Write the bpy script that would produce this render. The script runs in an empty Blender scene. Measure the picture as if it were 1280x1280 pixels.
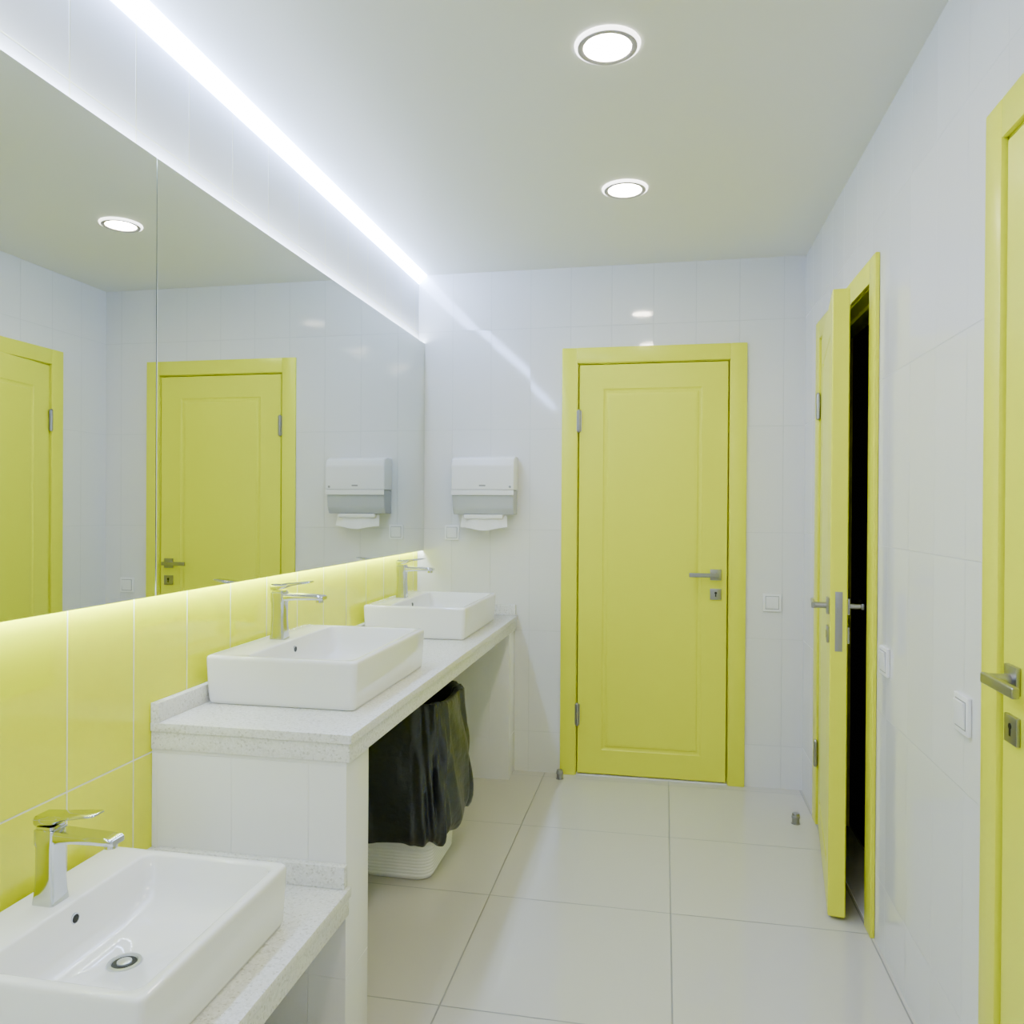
import bpy, bmesh, math, random
from mathutils import Vector, Matrix, noise
random.seed(3)
S=bpy.context.scene
S.view_settings.view_transform='AgX'
try: S.view_settings.look='AgX - Punchy'
except Exception: S.view_settings.look='None'
S.view_settings.exposure=0.50

# ---------------- dimensions ----------------
XL,XR,YB,YF,H=-1.235,0.64,3.84,-1.6,2.49
XM=-1.20

# ---------------- materials ----------------
def mat(name,col,rough=.5,metal=0,spec=.5,emit=None,estr=0,coat=0,trans=0,alpha=1):
    m=bpy.data.materials.new(name); m.use_nodes=True
    b=m.node_tree.nodes['Principled BSDF']
    b.inputs['Base Color'].default_value=col
    b.inputs['Roughness'].default_value=rough
    b.inputs['Metallic'].default_value=metal
    b.inputs['Specular IOR Level'].default_value=spec
    b.inputs['Coat Weight'].default_value=coat
    b.inputs['Transmission Weight'].default_value=trans
    if emit:
        b.inputs['Emission Color'].default_value=emit
        b.inputs['Emission Strength'].default_value=estr
    return m
def add_noise_bump(m,scale=60,strength=.05,dist=.002,detail=2):
    nt=m.node_tree; n=nt.nodes; l=nt.links
    g=n.new('ShaderNodeNewGeometry'); t=n.new('ShaderNodeTexNoise'); t.inputs['Scale'].default_value=scale
    t.inputs['Detail'].default_value=detail
    l.new(g.outputs['Position'],t.inputs['Vector'])
    b=n.new('ShaderNodeBump'); b.inputs['Strength'].default_value=strength; b.inputs['Distance'].default_value=dist
    l.new(t.outputs['Fac'],b.inputs['Height']); l.new(b.outputs['Normal'],n['Principled BSDF'].inputs['Normal'])
    return m
def tile_mat(name,col,grout,joints,gw=.002,rough=.06,tilt=.01,wave=.02,yellow=None,zsplit=(.40,1.3)):
    """joints: list of (axis, offset, width)"""
    m=bpy.data.materials.new(name); m.use_nodes=True
    nt=m.node_tree; n=nt.nodes; l=nt.links; b=n['Principled BSDF']
    g=n.new('ShaderNodeNewGeometry'); sx=n.new('ShaderNodeSeparateXYZ'); l.new(g.outputs['Position'],sx.inputs[0])
    def M(op,a,bv=None,c=None):
        q=n.new('ShaderNodeMath'); q.operation=op
        for i,v in enumerate((a,bv,c)):
            if v is None: continue
            if isinstance(v,(int,float)): q.inputs[i].default_value=v
            else: l.new(v,q.inputs[i])
        return q.outputs[0]
    dist=None; ids=[]
    for ax,off,w in joints:
        u=M('ADD',sx.outputs[ax],-off+w*200)
        d=M('PINGPONG',u,w/2)
        dist=d if dist is None else M('MINIMUM',dist,d)
        ids.append(M('FLOOR',M('DIVIDE',u,w)))
    mr=n.new('ShaderNodeMapRange'); l.new(dist,mr.inputs[0])
    mr.inputs[1].default_value=gw*.4; mr.inputs[2].default_value=gw*.8; mr.inputs[3].default_value=1; mr.inputs[4].default_value=0
    cx=n.new('ShaderNodeCombineXYZ')
    for i,o in enumerate(ids[:3]): l.new(o,cx.inputs[i])
    wn=n.new('ShaderNodeTexWhiteNoise'); wn.noise_dimensions='3D'; l.new(cx.outputs[0],wn.inputs['Vector'])
    # slightly different tilt of every tile
    v1=n.new('ShaderNodeVectorMath'); v1.operation='SUBTRACT'; l.new(wn.outputs['Color'],v1.inputs[0]); v1.inputs[1].default_value=(.5,.5,.5)
    v2=n.new('ShaderNodeVectorMath'); v2.operation='SCALE'; l.new(v1.outputs[0],v2.inputs[0]); v2.inputs['Scale'].default_value=tilt
    v3=n.new('ShaderNodeVectorMath'); v3.operation='ADD'; l.new(g.outputs['Normal'],v3.inputs[0]); l.new(v2.outputs[0],v3.inputs[1])
    v4=n.new('ShaderNodeVectorMath'); v4.operation='NORMALIZE'; l.new(v3.outputs[0],v4.inputs[0])
    tn=n.new('ShaderNodeTexNoise'); tn.inputs['Scale'].default_value=7; tn.inputs['Detail'].default_value=1; l.new(g.outputs['Position'],tn.inputs['Vector'])
    hh=M('SUBTRACT',M('MULTIPLY',tn.outputs['Fac'],wave),mr.outputs[0])
    bp=n.new('ShaderNodeBump'); bp.inputs['Strength'].default_value=.6; bp.inputs['Distance'].default_value=.002
    l.new(hh,bp.inputs['Height']); l.new(v4.outputs[0],bp.inputs['Normal']); l.new(bp.outputs['Normal'],b.inputs['Normal'])
    mx=n.new('ShaderNodeMix'); mx.data_type='RGBA'
    l.new(mr.outputs[0],mx.inputs[0]); mx.inputs[6].default_value=col; mx.inputs[7].default_value=grout
    if yellow:
        a=M('MULTIPLY',M('GREATER_THAN',sx.outputs[2],zsplit[0]),M('LESS_THAN',sx.outputs[2],zsplit[1]))
        my=n.new('ShaderNodeMix'); my.data_type='RGBA'; l.new(a,my.inputs[0])
        my.inputs[6].default_value=col; my.inputs[7].default_value=yellow
        l.new(my.outputs[2],mx.inputs[6])
    l.new(mx.outputs[2],b.inputs['Base Color'])
    rr=M('ADD',M('MULTIPLY',mr.outputs[0],.5),rough); l.new(rr,b.inputs['Roughness'])
    return m

WHITE=(.82,.82,.80,1); GROUT=(.66,.67,.65,1)
m_left=tile_mat('tile_left',(.84,.85,.86,1),(.84,.84,.60,1),[(1,1.446,.2115),(2,.70,.5)],gw=.003,rough=.09,yellow=(.84,.87,.002,1))
m_back=tile_mat('tile_back',WHITE,GROUT,[(0,-.055,.2),(2,.70,.5)],tilt=.022,gw=.0016,rough=.06)
m_right=tile_mat('tile_right',WHITE,GROUT,[(1,.05,.2),(2,.70,.5)],tilt=.04,gw=.0016,rough=.04,wave=.12)
m_part=tile_mat('tile_partition',(.86,.86,.86,1),(.83,.83,.83,1),[(0,-1.02,.2),(2,.20,.5)],gw=.0014)
m_floor=tile_mat('tile_floor',(.62,.60,.54,1),(.30,.30,.28,1),[(0,.03,.6),(1,3.18,.6)],gw=.0035,rough=.05,tilt=.004,wave=.01)
m_floor.node_tree.nodes['Principled BSDF'].inputs['Specular IOR Level'].default_value=.75
m_ceil=add_noise_bump(mat('ceiling_paint',(.85,.86,.80,1),.40,spec=.4),200,.02)
m_yel=add_noise_bump(mat('yellow_lacquer',(.84,.86,.035,1),.30,spec=.4),150,.03,.001)
m_cer=mat('white_ceramic',(.90,.90,.91,1),.06,coat=.4)
m_chr=mat('chrome',(.60,.62,.66,1),.09,metal=1)
m_drn=mat('drain_chrome',(.55,.57,.60,1),.28,metal=.7)
m_stl=mat('brushed_steel',(.36,.36,.36,1),.30,metal=1)
m_blk=mat('black_hole',(.01,.01,.01,1),.6)
m_pls=mat('white_plastic',(.88,.88,.88,1),.25)
m_pls2=mat('white_plastic_switch',(.90,.90,.90,1),.3)
m_gap=mat('switch_gap',(.30,.30,.30,1),.5)
m_gry=mat('grey_translucent_plastic',(.48,.50,.52,1),.15)
m_pap=add_noise_bump(mat('paper_towel',(.88,.88,.86,1),.9),80,.3)
m_mir=mat('mirror_glass',(.78,.81,.77,1),.0,metal=1)
m_edge=mat('mirror_edge',(.25,.30,.29,1),.3)
m_led=mat('led_cool',(.9,.9,1,1),.5,emit=(.42,.56,1,1),estr=64)
m_ledm=mat('led_mirror',(.9,.9,1,1),.5,emit=(.70,.80,1,1),estr=120)
m_lamp=mat('lamp_diffuser',(1,1,1,1),.5,emit=(1,.91,.73,1),estr=185)
m_lamp2=mat('lamp_glow_ring',(1,1,1,1),.5,emit=(1,.97,.95,1),estr=6)
m_ring=mat('lamp_grey_ring',(.46,.44,.48,1),.45)
m_stall_shade=mat('stall_painted_shade',(.035,.028,.028,1),.6)  # darkness of the unlit stall put into the wall colour
m_leak=mat('door_light_leak',(.85,.85,.83,1),.3)  # pale colour standing in for light leaking under the door
m_bag=mat('black_bag',(.032,.036,.046,1),.35,spec=.5)
add_noise_bump(m_bag,22,.6,.012,5)
def granite():
    m=mat('white_quartz',(.74,.74,.72,1),.22); nt=m.node_tree;n=nt.nodes;l=nt.links;b=n['Principled BSDF']
    g=n.new('ShaderNodeNewGeometry')
    v=n.new('ShaderNodeTexVoronoi'); v.inputs['Scale'].default_value=230; l.new(g.outputs['Position'],v.inputs['Vector'])
    s=n.new('ShaderNodeSeparateColor'); l.new(v.outputs['Color'],s.inputs[0])
    r=n.new('ShaderNodeValToRGB'); l.new(s.outputs[0],r.inputs[0]); e=r.color_ramp
    e.interpolation='CONSTANT'
    e.elements[0].position=0; e.elements[0].color=(.60,.59,.56,1)
    e.elements[1].position=.06; e.elements[1].color=(.71,.71,.69,1)
    q=e.elements.new(.30); q.color=(.79,.79,.77,1)
    q=e.elements.new(.85); q.color=(.84,.84,.84,1)
    l.new(r.outputs[0],b.inputs['Base Color']); return m
m_gran=granite()

# ---------------- mesh helpers ----------------
def empty(name,loc=(0,0,0),rz=0):
    e=bpy.data.objects.new(name,None); e.empty_display_size=.1
    e.location=loc; e.rotation_euler=(0,0,rz); S.collection.objects.link(e); return e
def obj(name,bm,material,parent=None,loc=(0,0,0),rot=(0,0,0),smooth=True,ang=35):
    bmesh.ops.recalc_face_normals(bm,faces=bm.faces)
    me=bpy.data.meshes.new(name); bm.to_mesh(me); bm.free()
    if smooth:
        for p in me.polygons: p.use_smooth=True
        me.set_sharp_from_angle(angle=math.radians(ang))
    mats=material if isinstance(material,(list,tuple)) else [material]
    for mm in mats: me.materials.append(mm)
    o=bpy.data.objects.new(name,me); S.collection.objects.link(o)
    o.location=loc; o.rotation_euler=rot
    if parent: o.parent=parent
    return o
def box(bm,x0,x1,y0,y1,z0,z1,bev=0,seg=2,mi=0):
    t=bmesh.new()
    bmesh.ops.create_cube(t,size=1)
    for v in t.verts: v.co=Vector((x0+(v.co.x+.5)*(x1-x0),y0+(v.co.y+.5)*(y1-y0),z0+(v.co.z+.5)*(z1-z0)))
    if bev>0: bmesh.ops.bevel(t,geom=list(t.edges),offset=bev,segments=seg,profile=.6,affect='EDGES')
    for f in t.faces: f.material_index=mi
    me=bpy.data.meshes.new('t'); t.to_mesh(me); t.free(); bm.from_mesh(me); bpy.data.meshes.remove(me)
def cyl(bm,p0,p1,r0,r1=None,seg=32,mi=0):
    r1=r0 if r1 is None else r1
    p0=Vector(p0);p1=Vector(p1);d=p1-p0
    t=bmesh.new(); bmesh.ops.create_cone(t,cap_ends=True,segments=seg,radius1=r0,radius2=r1,depth=d.length)
    q=Vector((0,0,1)).rotation_difference(d.normalized())
    bmesh.ops.transform(t,matrix=Matrix.Translation((p0+p1)/2)@q.to_matrix().to_4x4(),verts=t.verts)
    for f in t.faces: f.material_index=mi
    me=bpy.data.meshes.new('t'); t.to_mesh(me); t.free(); bm.from_mesh(me); bpy.data.meshes.remove(me)
def rrect(x0,x1,y0,y1,r,z,seg=6):
    out=[]
    for k,(cx,cy) in enumerate(((x1-r,y1-r),(x0+r,y1-r),(x0+r,y0+r),(x1-r,y0+r))):
        for j in range(seg+1):
            a=math.radians(90*(k+j/seg)); out.append((cx+r*math.cos(a),cy+r*math.sin(a),z))
    return out
def circ(cx,cy,r,z,N):
    return [(cx+r*math.cos(2*math.pi*(i+.0)/N),cy+r*math.sin(2*math.pi*(i+.0)/N),z) for i in range(N)]
def loft(bm,rings,cap0=True,cap1=True,mi=0):
    vs=[[bm.verts.new(p) for p in r] for r in rings]; n=len(vs[0]); fs=[]
    for a,b in zip(vs,vs[1:]):
        for i in range(n): fs.append(bm.faces.new((a[i],a[(i+1)%n],b[(i+1)%n],b[i])))
    if cap0: fs.append(bm.faces.new(vs[0][::-1]))
    if cap1: fs.append(bm.faces.new(vs[-1]))
    for f in fs: f.material_index=mi
    return vs
def bx(name,b,material,parent=None,bev=0,**k):
    bm=bmesh.new(); box(bm,*b,bev=bev); return obj(name,bm,material,parent,**k)

# ---------------- room shell ----------------
bx('floor',(XL-.1,1.95,YF-.1,YB+.12,-.1,0),m_floor)
bx('ceiling',(XL-.1,1.95,YF-.1,YB+.12,H,H+.1),m_ceil)
bx('wall_left',(XL-.1,XL,YF-.1,YB+.12,0,H),m_left)
bx('wall_front',(XL,XR+.12,YF-.1,YF,0,H),m_back)
D1=(-.4955,.38); DT=2.093; AW=.076; OT=DT-AW
bm=bmesh.new()
box(bm,XL,D1[0]+AW-.01,YB,YB+.12,0,H); box(bm,D1[1]-AW+.01,XR+.12,YB,YB+.12,0,H)
box(bm,D1[0]+AW-.01,D1[1]-AW+.01,YB,YB+.12,OT+.01,H)
obj('wall_back',bm,m_back,smooth=False)
D2=(3.51,2.553); D3=(1.723,.83)
bm=bmesh.new()
def wr(y0,y1,z0,z1): box(bm,XR,XR+.12,y0,y1,z0,z1)
wr(D2[0]-AW+.01,YB,0,H); wr(D3[0]-AW+.01,D2[1]+AW-.01,0,H); wr(YF,D3[1]+AW-.01,0,H)
wr(D2[1]+AW-.01,D2[0]-AW+.01,OT+.01,H); wr(D3[1]+AW-.01,D3[0]-AW+.01,OT+.01,H)
obj('wall_right',bm,m_right,smooth=False)
# stall behind the open door; near-black walls stand in for lack of light
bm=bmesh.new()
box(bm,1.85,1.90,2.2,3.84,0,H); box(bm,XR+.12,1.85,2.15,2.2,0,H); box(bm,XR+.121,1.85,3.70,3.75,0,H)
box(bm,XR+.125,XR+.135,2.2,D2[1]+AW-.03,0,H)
obj('wall_stall',bm,m_stall_shade,smooth=False)
bx('stall_floor_shade',(XR+.13,1.85,2.2,3.70,0.0005,.004),mat('painted_floor_shade',(.06,.055,.05,1),.5))  # added dark sheet over the floor, painted shade of the unlit stall

# ---------------- doors ----------------
def leaf_mesh(w,h,t):
    bm=bmesh.new()
    prof=[(0,0.003),(.003,0),(.118,0),(.121,.003),(.127,.0045),(.135,.0045),(.140,.001),(.150,0.0)]
    def side(y0,sgn):
        rings=[]
        for m,d in prof:
            y=y0+sgn*d
            rings.append([bm.verts.new((a,y,b)) for a,b in ((m,m),(w-m,m),(w-m,h-m),(m,h-m))])
        for a,b in zip(rings,rings[1:]):
            for i in range(4): bm.faces.new((a[i],a[(i+1)%4],b[(i+1)%4],b[i]))
        bm.faces.new(rings[-1]); return rings[0]
    a=side(0,1); b=side(t,-1)
    for i in range(4): bm.faces.new((a[i],a[(i+1)%4],b[(i+1)%4],b[i]))
    return bm
def handle(parent,x,z,y,sgn,dirx,pre):
    """sgn -1: projects to -y ; dirx lever direction"""
    bm=bmesh.new()
    ys=sorted((y,y+sgn*.009)); box(bm,x-.026,x+.026,ys[0],ys[1],z-.026,z+.026,bev=.002)
    cyl(bm,(x,y,z),(x,y+sgn*.05,z),.010)
    ys=sorted((y+sgn*.042,y+sgn*.055)); xs=sorted((x-dirx*.012,x+dirx*.125))
    box(bm,xs[0],xs[1],ys[0],ys[1],z-.010,z+.010,bev=.004,seg=3)
    obj(pre+'lever',bm,m_stl,parent)
    bm=bmesh.new(); zz=z-.092
    ys=sorted((y,y+sgn*.008)); box(bm,x-.026,x+.026,ys[0],ys[1],zz-.026,zz+.026,bev=.002)
    obj(pre+'lock_rosette',bm,m_stl,parent)
    bm=bmesh.new(); cyl(bm,(x,y,zz+.006),(x,y+sgn*.0088,zz+.006),.006,seg=16); ys=sorted((y,y+sgn*.0088)); box(bm,x-.003,x+.003,ys[0],ys[1],zz-.012,zz+.006)
    obj(pre+'keyhole',bm,m_blk,parent)
def door(name,loc,rz,W,hinge_left,angle,t=.042):
    E=empty(name,loc,rz)
    bm=bmesh.new()
    box(bm,0,AW,-.014,-.0005,0,DT,bev=.004); box(bm,W-AW,W,-.014,-.0005,0,DT,bev=.004)
    box(bm,AW-.001,W-AW+.001,-.0138,-.0005,DT-AW,DT,bev=.004)
    obj('architrave',bm,m_yel,E)
    bm=bmesh.new(); j=AW-.009
    box(bm,j,j+.012,-.0005,.119,0,OT+.009); box(bm,W-j-.012,W-j,-.0005,.119,0,OT+.009); box(bm,j,W-j,-.0005,.119,OT-.003,OT+.009)
    # stop rebate
    box(bm,j+.012,j+.024,.045,.07,0,OT-.003); box(bm,W-j-.024,W-j-.012,.045,.07,0,OT-.003); box(bm,j,W-j,.045,.07,OT-.015,OT-.003)
    obj('jamb',bm,m_yel,E)
    g=.006; lx0=AW+.003+g; lw=W-2*lx0; lh=OT-.003-.005-.012
    px=lx0 if hinge_left else W-lx0
    L=empty('leaf_pivot',(px,-.006,.012),(-angle if hinge_left else angle)); L.parent=E
    ox=0 if hinge_left else -lw
    o=obj('leaf',leaf_mesh(lw,lh,t),m_yel,L,loc=(ox,0,0),smooth=False)
    fx=lw-.052 if hinge_left else -lw+.052
    d=-1 if hinge_left else 1
    handle(L,fx,.985,0,-1,d,'front_'); 
    if angle>0: handle(L,fx,.985,t,1,d,'back_')
    ex=lw if hinge_left else -lw
    bm=bmesh.new(); q=1 if hinge_left else -1
    xs=sorted((ex-.0005*q,ex+.0018*q)); box(bm,xs[0],xs[1],t/2-.011,t/2+.011,.845,1.035,bev=.0007)
    xs=sorted((ex,ex+.006*q)); box(bm,xs[0],xs[1],t/2-.007,t/2+.007,.965,.985,bev=.001)
    if angle>0: obj('latch_plate',bm,m_stl,L)
    else: bm.free()
    bm=bmesh.new()
    for z in (.30,1.735):
        cyl(bm,(px,-.017,z-.05),(px,-.017,z+.05),.0085,seg=20)
        cyl(bm,(px,-.017,z-.056),(px,-.017,z-.05),.005,.0085,seg=20); cyl(bm,(px,-.017,z+.05),(px,-.017,z+.056),.0085,.005,seg=20)
        box(bm,px-.012,px+.012,-.0165,-.013,z-.05,z+.05)
    obj('hinges',bm,m_stl,E)
    bx('light_leak_strip',(j+.012,W-j-.012,-.004,.119,0,.006),m_leak,E,bev=.001)  # added pale strip, painted in for light showing under the door
    return E
door('door_1',(D1[0],YB,0),0,D1[1]-D1[0],True,0)
door('door_2',(XR,D2[0],0),-math.pi/2,D2[0]-D2[1],True,math.radians(8.2),t=.052)
door('door_3',(XR,D3[0],0),-math.pi/2,D3[0]-D3[1],False,0)

# ---------------- mirrors + LED ----------------
MZ0,MZ1=1.089,2.142
for y0,y1 in ((-.46,1.6875),(1.6905,YB-.002)):
    E=empty('wall_mirror',(XM,y0,MZ0)); w=y1-y0;h=MZ1-MZ0
    bm=bmesh.new(); box(bm,-.005,0,0,w,0,h,bev=.001,seg=1); obj('glass',bm,m_mir,E,smooth=False)
    bm=bmesh.new(); box(bm,-.008,-.0051,.001,w-.001,.001,h-.001); obj('backing',bm,m_edge,E,smooth=False)
    bm=bmesh.new(); box(bm,XL-XM+.0005,-.0085,.03,w-.03,.10,.13); box(bm,XL-XM+.0005,-.0085,.03,w-.03,h-.13,h-.10); obj('mounting_rails',bm,m_stl,E,smooth=False)
    bm=bmesh.new()
    box(bm,-.016,-.0085,.003,w-.003,.010,.018); box(bm,-.016,-.0085,.003,w-.003,h-.012,h-.002)
    obj('backlight_strip',bm,m_ledm,E,smooth=False)
E=empty('led_strip_light',(XL,0,H))
bm=bmesh.new()
sec=[(0.0005,-.0005),(.042,-.0005),(.042,-.004),(.004,-.042),(.0005,-.042)]
vs=[[bm.verts.new((a,y,b)) for a,b in sec] for y in (YF+.01,YB-.003)]
for i in range(5): bm.faces.new((vs[0][i],vs[0][(i+1)%5],vs[1][(i+1)%5],vs[1][i]))
bm.faces.new(vs[0]); bm.faces.new(vs[1][::-1])
obj('diffuser',bm,m_led,E,smooth=False)

# ---------------- downlights ----------------
for y in (2.927,2.015,1.10,.19,-.72):
    E=empty('recessed_downlight',(-.15,y,H))
    N=64
    bm=bmesh.new(); loft(bm,[circ(0,0,.084,-.0003,N),circ(0,0,.083,-.005,N),circ(0,0,.077,-.008,N),circ(0,0,.0765,-.0003,N)],False,False); obj('glow_ring',bm,m_lamp2,E)
    bm=bmesh.new(); loft(bm,[circ(0,0,.0765,-.0003,N),circ(0,0,.076,-.009,N),circ(0,0,.068,-.010,N),circ(0,0,.061,-.008,N),circ(0,0,.061,-.0003,N)],False,False); obj('trim_ring',bm,m_ring,E)
    bm=bmesh.new(); loft(bm,[circ(0,0,.0608,-.0003,N),circ(0,0,.0605,-.005,N),circ(0,0,.03,-.0065,N)],False,True); obj('diffuser',bm,m_lamp,E)

# ---------------- counters ----------------
XC=-.71
def counter(y0,y1,zt,parts,ups_back,name,ups_y=None):
    E=empty(name,(0,0,0))
    bm=bmesh.new(); box(bm,XL+.001,XC,y0,y1,zt-.022,zt,bev=.0025); obj('top_slab',bm,m_gran,E)
    bm=bmesh.new(); box(bm,XL+.001,XC-.006,y0+.004 ,y1,zt-.066,zt-.0225,bev=.0015); obj('apron',bm,m_gran,E)
    bm=bmesh.new(); box(bm,XL+.001,XL+.024,y0+.002,y1-.001,zt+.0003,zt+.048,bev=.002)
    if ups_y: box(bm,XL+.024,XC-.01,ups_y[0],ups_y[1],zt+.0003,zt+.052,bev=.002)
    obj('upstand',bm,m_gran,E)
    for i,(a,b,z1) in enumerate(parts): bx('partition_%d'%(i+1),(XL+.001,XC-.015,a,b,0,z1),m_part,E,bev=.001)
    return E
ZU,ZL=.775,.420
counter(1.717,YB-.001,ZU,[(1.725,1.865,ZU-.067),(3.69,YB-.001,ZU-.067)],None,'vanity_counter',(YB-.022,YB-.001))
counter(.45,1.7235,ZL,[(.46,.60,ZL-.067)],None,'vanity_counter',(1.703,1.7235))

# ---------------- basins ----------------
def basin(x,y,z,L,D=.433,h=.13):
    E=empty('washbasin',(x,y,z))
    bm=bmesh.new(); r=.016
    def R(i,zz,rr=r): return rrect(i,D-i,i,L-i,max(rr-i*.3,.004),zz)
    def I(ix0,ix1,iy,zz,rr): return rrect(.110+ix0,D-.024-ix1,.024+iy,L-.024-iy,rr,zz)
    N=28; cx=(.110+D-.024)/2-.038; cy=L/2
    rings=[R(.014,0),R(.009,.003),R(.006,.012),R(.003,.06),R(.0005,h-.012),R(.0008,h-.006),R(.003,h-.0018),R(.007,h),
           I(-.006,-.006,-.006,h,.028),I(-.002,-.002,-.002,h-.0015,.026),I(.001,.001,.001,h-.005,.025),
           I(.008,.006,.012,h-.045,.028),I(.014,.011,.030,h-.075,.032),I(.024,.020,.055,h-.088,.036),I(.045,.040,.095,h-.095,.035),
           circ(cx,cy,.034,h-.100,N),circ(cx,cy,.0315,h-.103,N)]
    loft(bm,rings,True,True); obj('bowl',bm,m_cer,E,ang=50)
    # drain
    bm=bmesh.new(); zz=h-.1028
    loft(bm,[circ(cx,cy,.031,zz,N),circ(cx,cy,.030,zz+.003,N),circ(cx,cy,.024,zz+.0035,N),circ(cx,cy,.0225,zz+.0005,N)],True,False)
    loft(bm,[circ(cx,cy,.013,zz+.001,N),circ(cx,cy,.013,zz+.004,N),circ(cx,cy,.009,zz+.0055,N)],True,True)
    obj('drain_ring',bm,m_drn,E)
    bm=bmesh.new(); loft(bm,[circ(cx,cy,.0225,zz+.0003,N),circ(cx,cy,.0222,zz+.001,N)],True,True)
    for k in range(8):
        a=k*math.pi/4; cyl(bm,(cx+.0175*math.cos(a),cy+.0175*math.sin(a),zz),(cx+.0175*math.cos(a),cy+.0175*math.sin(a),zz+.0012),.0025,seg=8)
    obj('drain_hole',bm,m_blk,E)
    # overflow
    bm=bmesh.new(); xo=.110+.0045; cyl(bm,(xo-.004,cy,h-.030),(xo+.0025,cy,h-.030),.0105,seg=24); obj('overflow_ring',bm,m_chr,E)
    bm=bmesh.new(); cyl(bm,(xo-.004,cy,h-.030),(xo+.003,cy,h-.030),.008,seg=24); obj('overflow_hole',bm,m_blk,E)
    return E
def faucet(x,y,z):
    E=empty('basin_faucet',(x,y,z))
    bm=bmesh.new(); rr=lambda a,b,zz,ox=0:rrect(-a+ox,a+ox,-b,b,.006,zz,4)
    loft(bm,[rr(.0235,.0235,.0),rr(.0235,.0235,.002),rr(.0215,.0215,.02),rr(.0195,.020,.06),rr(.0195,.020,.108),rr(.0215,.0215,.114),rr(.0215,.0215,.140),rr(.020,.020,.1415)])
    obj('body',bm,m_chr,E,ang=40)
    bm=bmesh.new()
    # spout: flat blade with a slightly lowered tip
    def sec(xx,zc,hw,hh): 
        return [(xx,hw*sx,zc+hh*sz) for sx,sz in ((-1,-.5),(-.85,-1),(.85,-1),(1,-.5),(1,.5),(.85,1),(-.85,1),(-1,.5))]
    loft(bm,[sec(.015,.127,.0195,.012),sec(.06,.1285,.019,.009),sec(.12,.1285,.0185,.0075),sec(.142,.1275,.018,.0068),sec(.146,.127,.016,.005)])
    cyl(bm,(.130,0,.122),(.130,0,.113),.0115,seg=24)
    obj('spout',bm,m_chr,E,ang=40)
    bm=bmesh.new()
    loft(bm,[rr(.0185,.0185,.1415),rr(.0185,.0185,.147)])
    loft(bm,[sec(-.022,.156,.019,.0075),sec(-.019,.157,.0205,.0095),sec(.016,.160,.0205,.0085),sec(.04,.166,.019,.0045),sec(.100,.174,.0165,.0028),sec(.104,.1742,.014,.0015)])
    obj('lever',bm,m_chr,E,ang=40)
    return E
XB=-1.2095
basin(XB,1.907,ZU+.0005,.596); faucet(-1.145,2.205,ZU+.131)
basin(XB,3.035,ZU+.0005,.596); faucet(-1.145,3.34,ZU+.131)
basin(XB,1.062,ZL+.0005,.482); faucet(-1.145,1.30,ZL+.131)

# ---------------- towel dispenser ----------------
E=empty('paper_towel_dispenser',(-1.028,YB,1.275))
W=.315
def prof_extrude(bm,pts,x0,x1,bev,mi=0):
    t=bmesh.new(); a=[t.verts.new((x0,y,z)) for y,z in pts]; b=[t.verts.new((x1,y,z)) for y,z in pts]; n=len(pts)
    for i in range(n): t.faces.new((a[i],a[(i+1)%n],b[(i+1)%n],b[i]))
    t.faces.new(a[::-1]); t.faces.new(b)
    bmesh.ops.recalc_face_normals(t,faces=t.faces)
    bmesh.ops.bevel(t,geom=list(t.edges),offset=bev,segments=3,profile=.6,affect='EDGES',clamp_overlap=True)
    for f in t.faces: f.material_index=mi
    me=bpy.data.meshes.new('t'); t.to_mesh(me); t.free(); bm.from_mesh(me); bpy.data.meshes.remove(me)
bm=bmesh.new(); prof_extrude(bm,[(-.0005,.120),(-.0005,.285),(-.075,.285),(-.108,.272),(-.118,.240),(-.116,.120)],0,W,.008); obj('cover',bm,m_pls,E)
bm=bmesh.new(); prof_extrude(bm,[(-.0005,0),(-.0005,.1195),(-.113,.1195),(-.100,.03),(-.085,0)],.004,W-.004,.006); obj('lower_window',bm,m_gry,E)
bm=bmesh.new(); prof_extrude(bm,[(-.1145,.095),(-.114,.1195),(-.1178,.1195),(-.1165,.095)],.002,W-.002,.001); obj('window_lip',bm,m_pls,E)
bm=bmesh.new(); box(bm,.06,W-.06,-.095,-.020,-.020,-.0005,bev=.006)
n=14
top=[];bot=[]
for i in range(n+1):
    u=i/n; x=.045+u*(W-.09); y=-.07-.012*math.sin(u*math.pi)+.004*math.sin(u*14)
    top.append(bm.verts.new((x,y,-.006))); bot.append(bm.verts.new((x+.01*(u-.5),y-.012,-.062-.014*math.sin(u*math.pi)+.003*math.sin(u*9))))
top2=[bm.verts.new((v.co.x,v.co.y+.004,v.co.z)) for v in top]; bot2=[bm.verts.new((v.co.x,v.co.y+.004,v.co.z)) for v in bot]
for i in range(n):
    bm.faces.new((top[i],top[i+1],bot[i+1],bot[i])); bm.faces.new((top2[i],bot2[i],bot2[i+1],top2[i+1])); bm.faces.new((bot[i],bot[i+1],bot2[i+1],bot2[i]))
obj('paper_towel',bm,m_pap,E)
bm=bmesh.new(); box(bm,W/2-.016,W/2+.016,-.1185,-.1155,.138,.145,bev=.0005); obj('badge',bm,m_gap,E)
bm=bmesh.new(); cyl(bm,(W-.02,-.112,.135),(W-.02,-.1185,.135),.006,seg=20); obj('key_lock',bm,m_gap,E)

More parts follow.
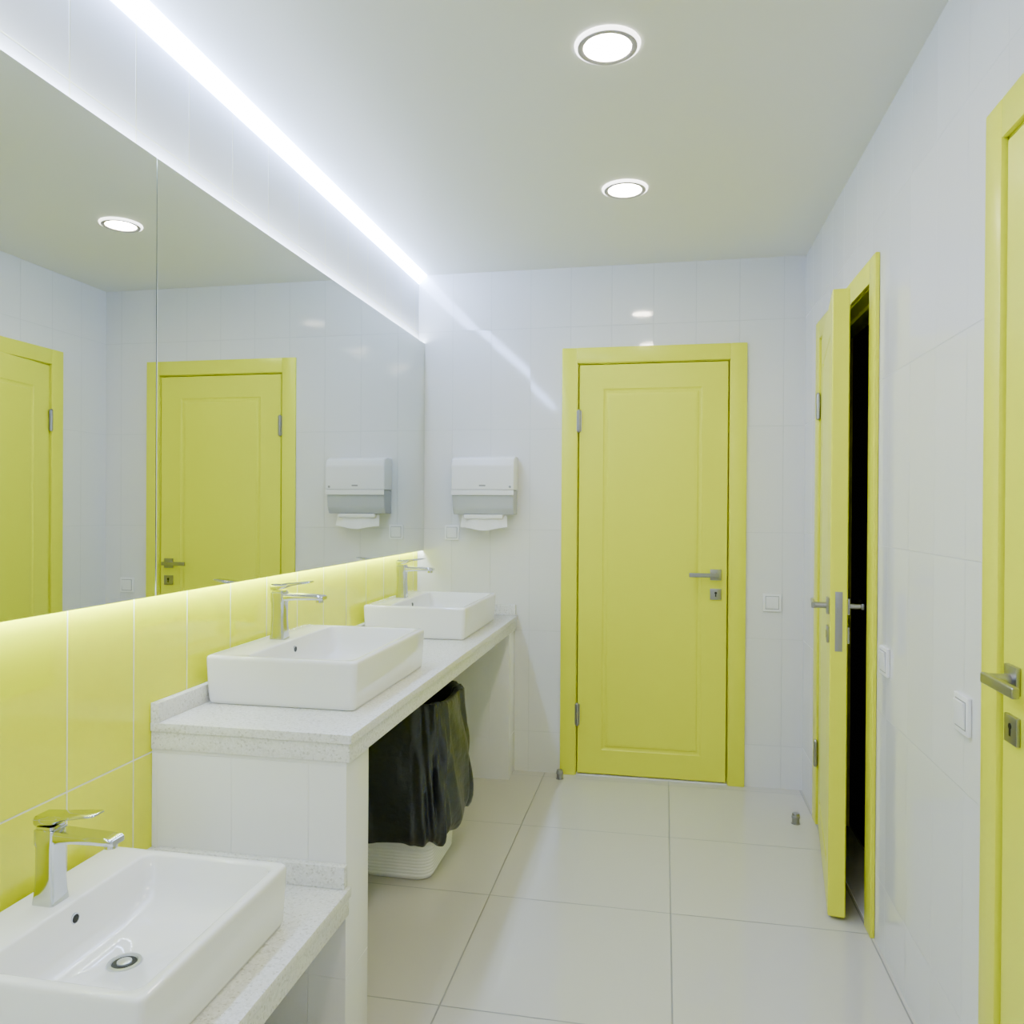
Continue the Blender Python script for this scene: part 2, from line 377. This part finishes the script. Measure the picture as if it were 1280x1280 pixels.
# ---------------- switches ----------------
def switch(loc,rz,s=.083,gang=1):
    E=empty('light_switch',loc,rz); h=s/2
    bm=bmesh.new(); box(bm,-h,h,-.009,-.0003,-h,h,bev=.003,seg=3); obj('frame',bm,m_pls2,E)
    bm=bmesh.new(); q=h*.74; box(bm,-q,q,-.0095,-.0085,-q,q); obj('gap',bm,m_gap,E)
    bm=bmesh.new(); q=h*.68; prof_extrude(bm,[(-.009,-q),(-.009,q),(-.015,q),(-.0105,-q)],-q,q,.0008); obj('rocker',bm,m_pls2,E)
switch((.50,YB,.872),0)
switch((-1.052,YB,1.182),0,.075)
switch((XR,1.845,.868),-math.pi/2)
switch((XR,2.456,.866),-math.pi/2)

# ---------------- door stops ----------------
for p in ((-.487,3.765),(.548,3.43)):
    E=empty('door_stop',(p[0],p[1],0)); N=32
    bm=bmesh.new(); loft(bm,[circ(0,0,.019,.0003,N),circ(0,0,.019,.003,N),circ(0,0,.015,.004,N),circ(0,0,.015,.040,N),circ(0,0,.013,.043,N)]); obj('post',bm,m_stl,E)
    bm=bmesh.new(); loft(bm,[circ(0,0,.0153,.022,N),circ(0,0,.0172,.024,N),circ(0,0,.0172,.032,N),circ(0,0,.0153,.034,N)],False,False); obj('rubber_ring',bm,m_gap,E)

# ---------------- waste bin ----------------
E=empty('waste_bin',(-.930,2.79,0))
bm=bmesh.new()
def BR(k,zz,r=.05): return rrect(-.125*k,.135*k,-.165*k,.165*k,r,zz,8)
rings=[BR(.96,.0005),BR(.99,.006)]
for i in range(14):
    z=.012+i*.0115; k=1+z*.30
    rings+= [BR(k,z),BR(k+.012,z+.003),BR(k+.012,z+.007),BR(k,z+.010)]
rings+=[BR(1.07,.30),BR(1.12,.565),BR(1.14,.57),BR(1.14,.58),BR(1.10,.58),BR(.93,.02)]
loft(bm,rings,True,True); obj('bin_body',bm,m_pls,E,ang=50)
bm=bmesh.new(); N=200; rings=[]
levels=[(.165,.90),(.150,.97),(.165,1.02),(.19,1.05)]+[(.19+.36*i/16,1.05-.10*i/16) for i in range(1,17)]+[(.585,.945),(.612,.93),(.622,.90),(.615,.76),(.57,.70),(.50,.68),(.40,.64)]
for li,(z,k) in enumerate(levels):
    ring=[]
    for i in range(N):
        a=2*math.pi*i/N
        ca,sa=math.cos(a),math.sin(a); e=.48
        x=.200*k*math.copysign(abs(ca)**e,ca); y=.230*k*math.copysign(abs(sa)**e,sa)
        amp=1.15-.9*max(0,(z-.2))
        fold=amp*(.006*math.sin(11*a+2.5*math.sin(z*7))+.005*math.sin(23*a+z*14)+.012*noise.noise(Vector((ca*3,sa*3,z*6)))+.009*noise.noise(Vector((ca*9,sa*9,z*5+4))))
        outer = li<len(levels)-4
        f=fold*(1 if outer else .3)
        zz=z+(.035*noise.noise(Vector((ca*2.2,sa*2.2,3))) if z<.2 else 0)+(.018*noise.noise(Vector((ca*2.5,sa*2.5,9))) if z>.58 else 0)
        ring.append((x+f*ca,y+f*sa,zz))
    rings.append(ring)
loft(bm,rings,False,True); obj('black_liner_bag',bm,m_bag,E,ang=80)

# ---------------- camera ----------------
cam=bpy.data.cameras.new('camera'); c=bpy.data.objects.new('camera',cam); S.collection.objects.link(c)
cam.sensor_width=36; cam.lens=980/1280*36; cam.clip_start=.02
yaw=math.atan(190/980); pitch=math.radians(.25); roll=.0062
Rm=Matrix.Rotation(yaw,4,'Z')@Matrix.Rotation(math.pi/2-pitch,4,'X')@Matrix.Rotation(roll,4,'Z')
c.matrix_world=Matrix.Translation((0,0,1.305))@Rm
S.camera=c
w=bpy.data.worlds.new('world'); S.world=w; w.use_nodes=True
w.node_tree.nodes['Background'].inputs[0].default_value=(.5,.5,.5,1); w.node_tree.nodes['Background'].inputs[1].default_value=0.0
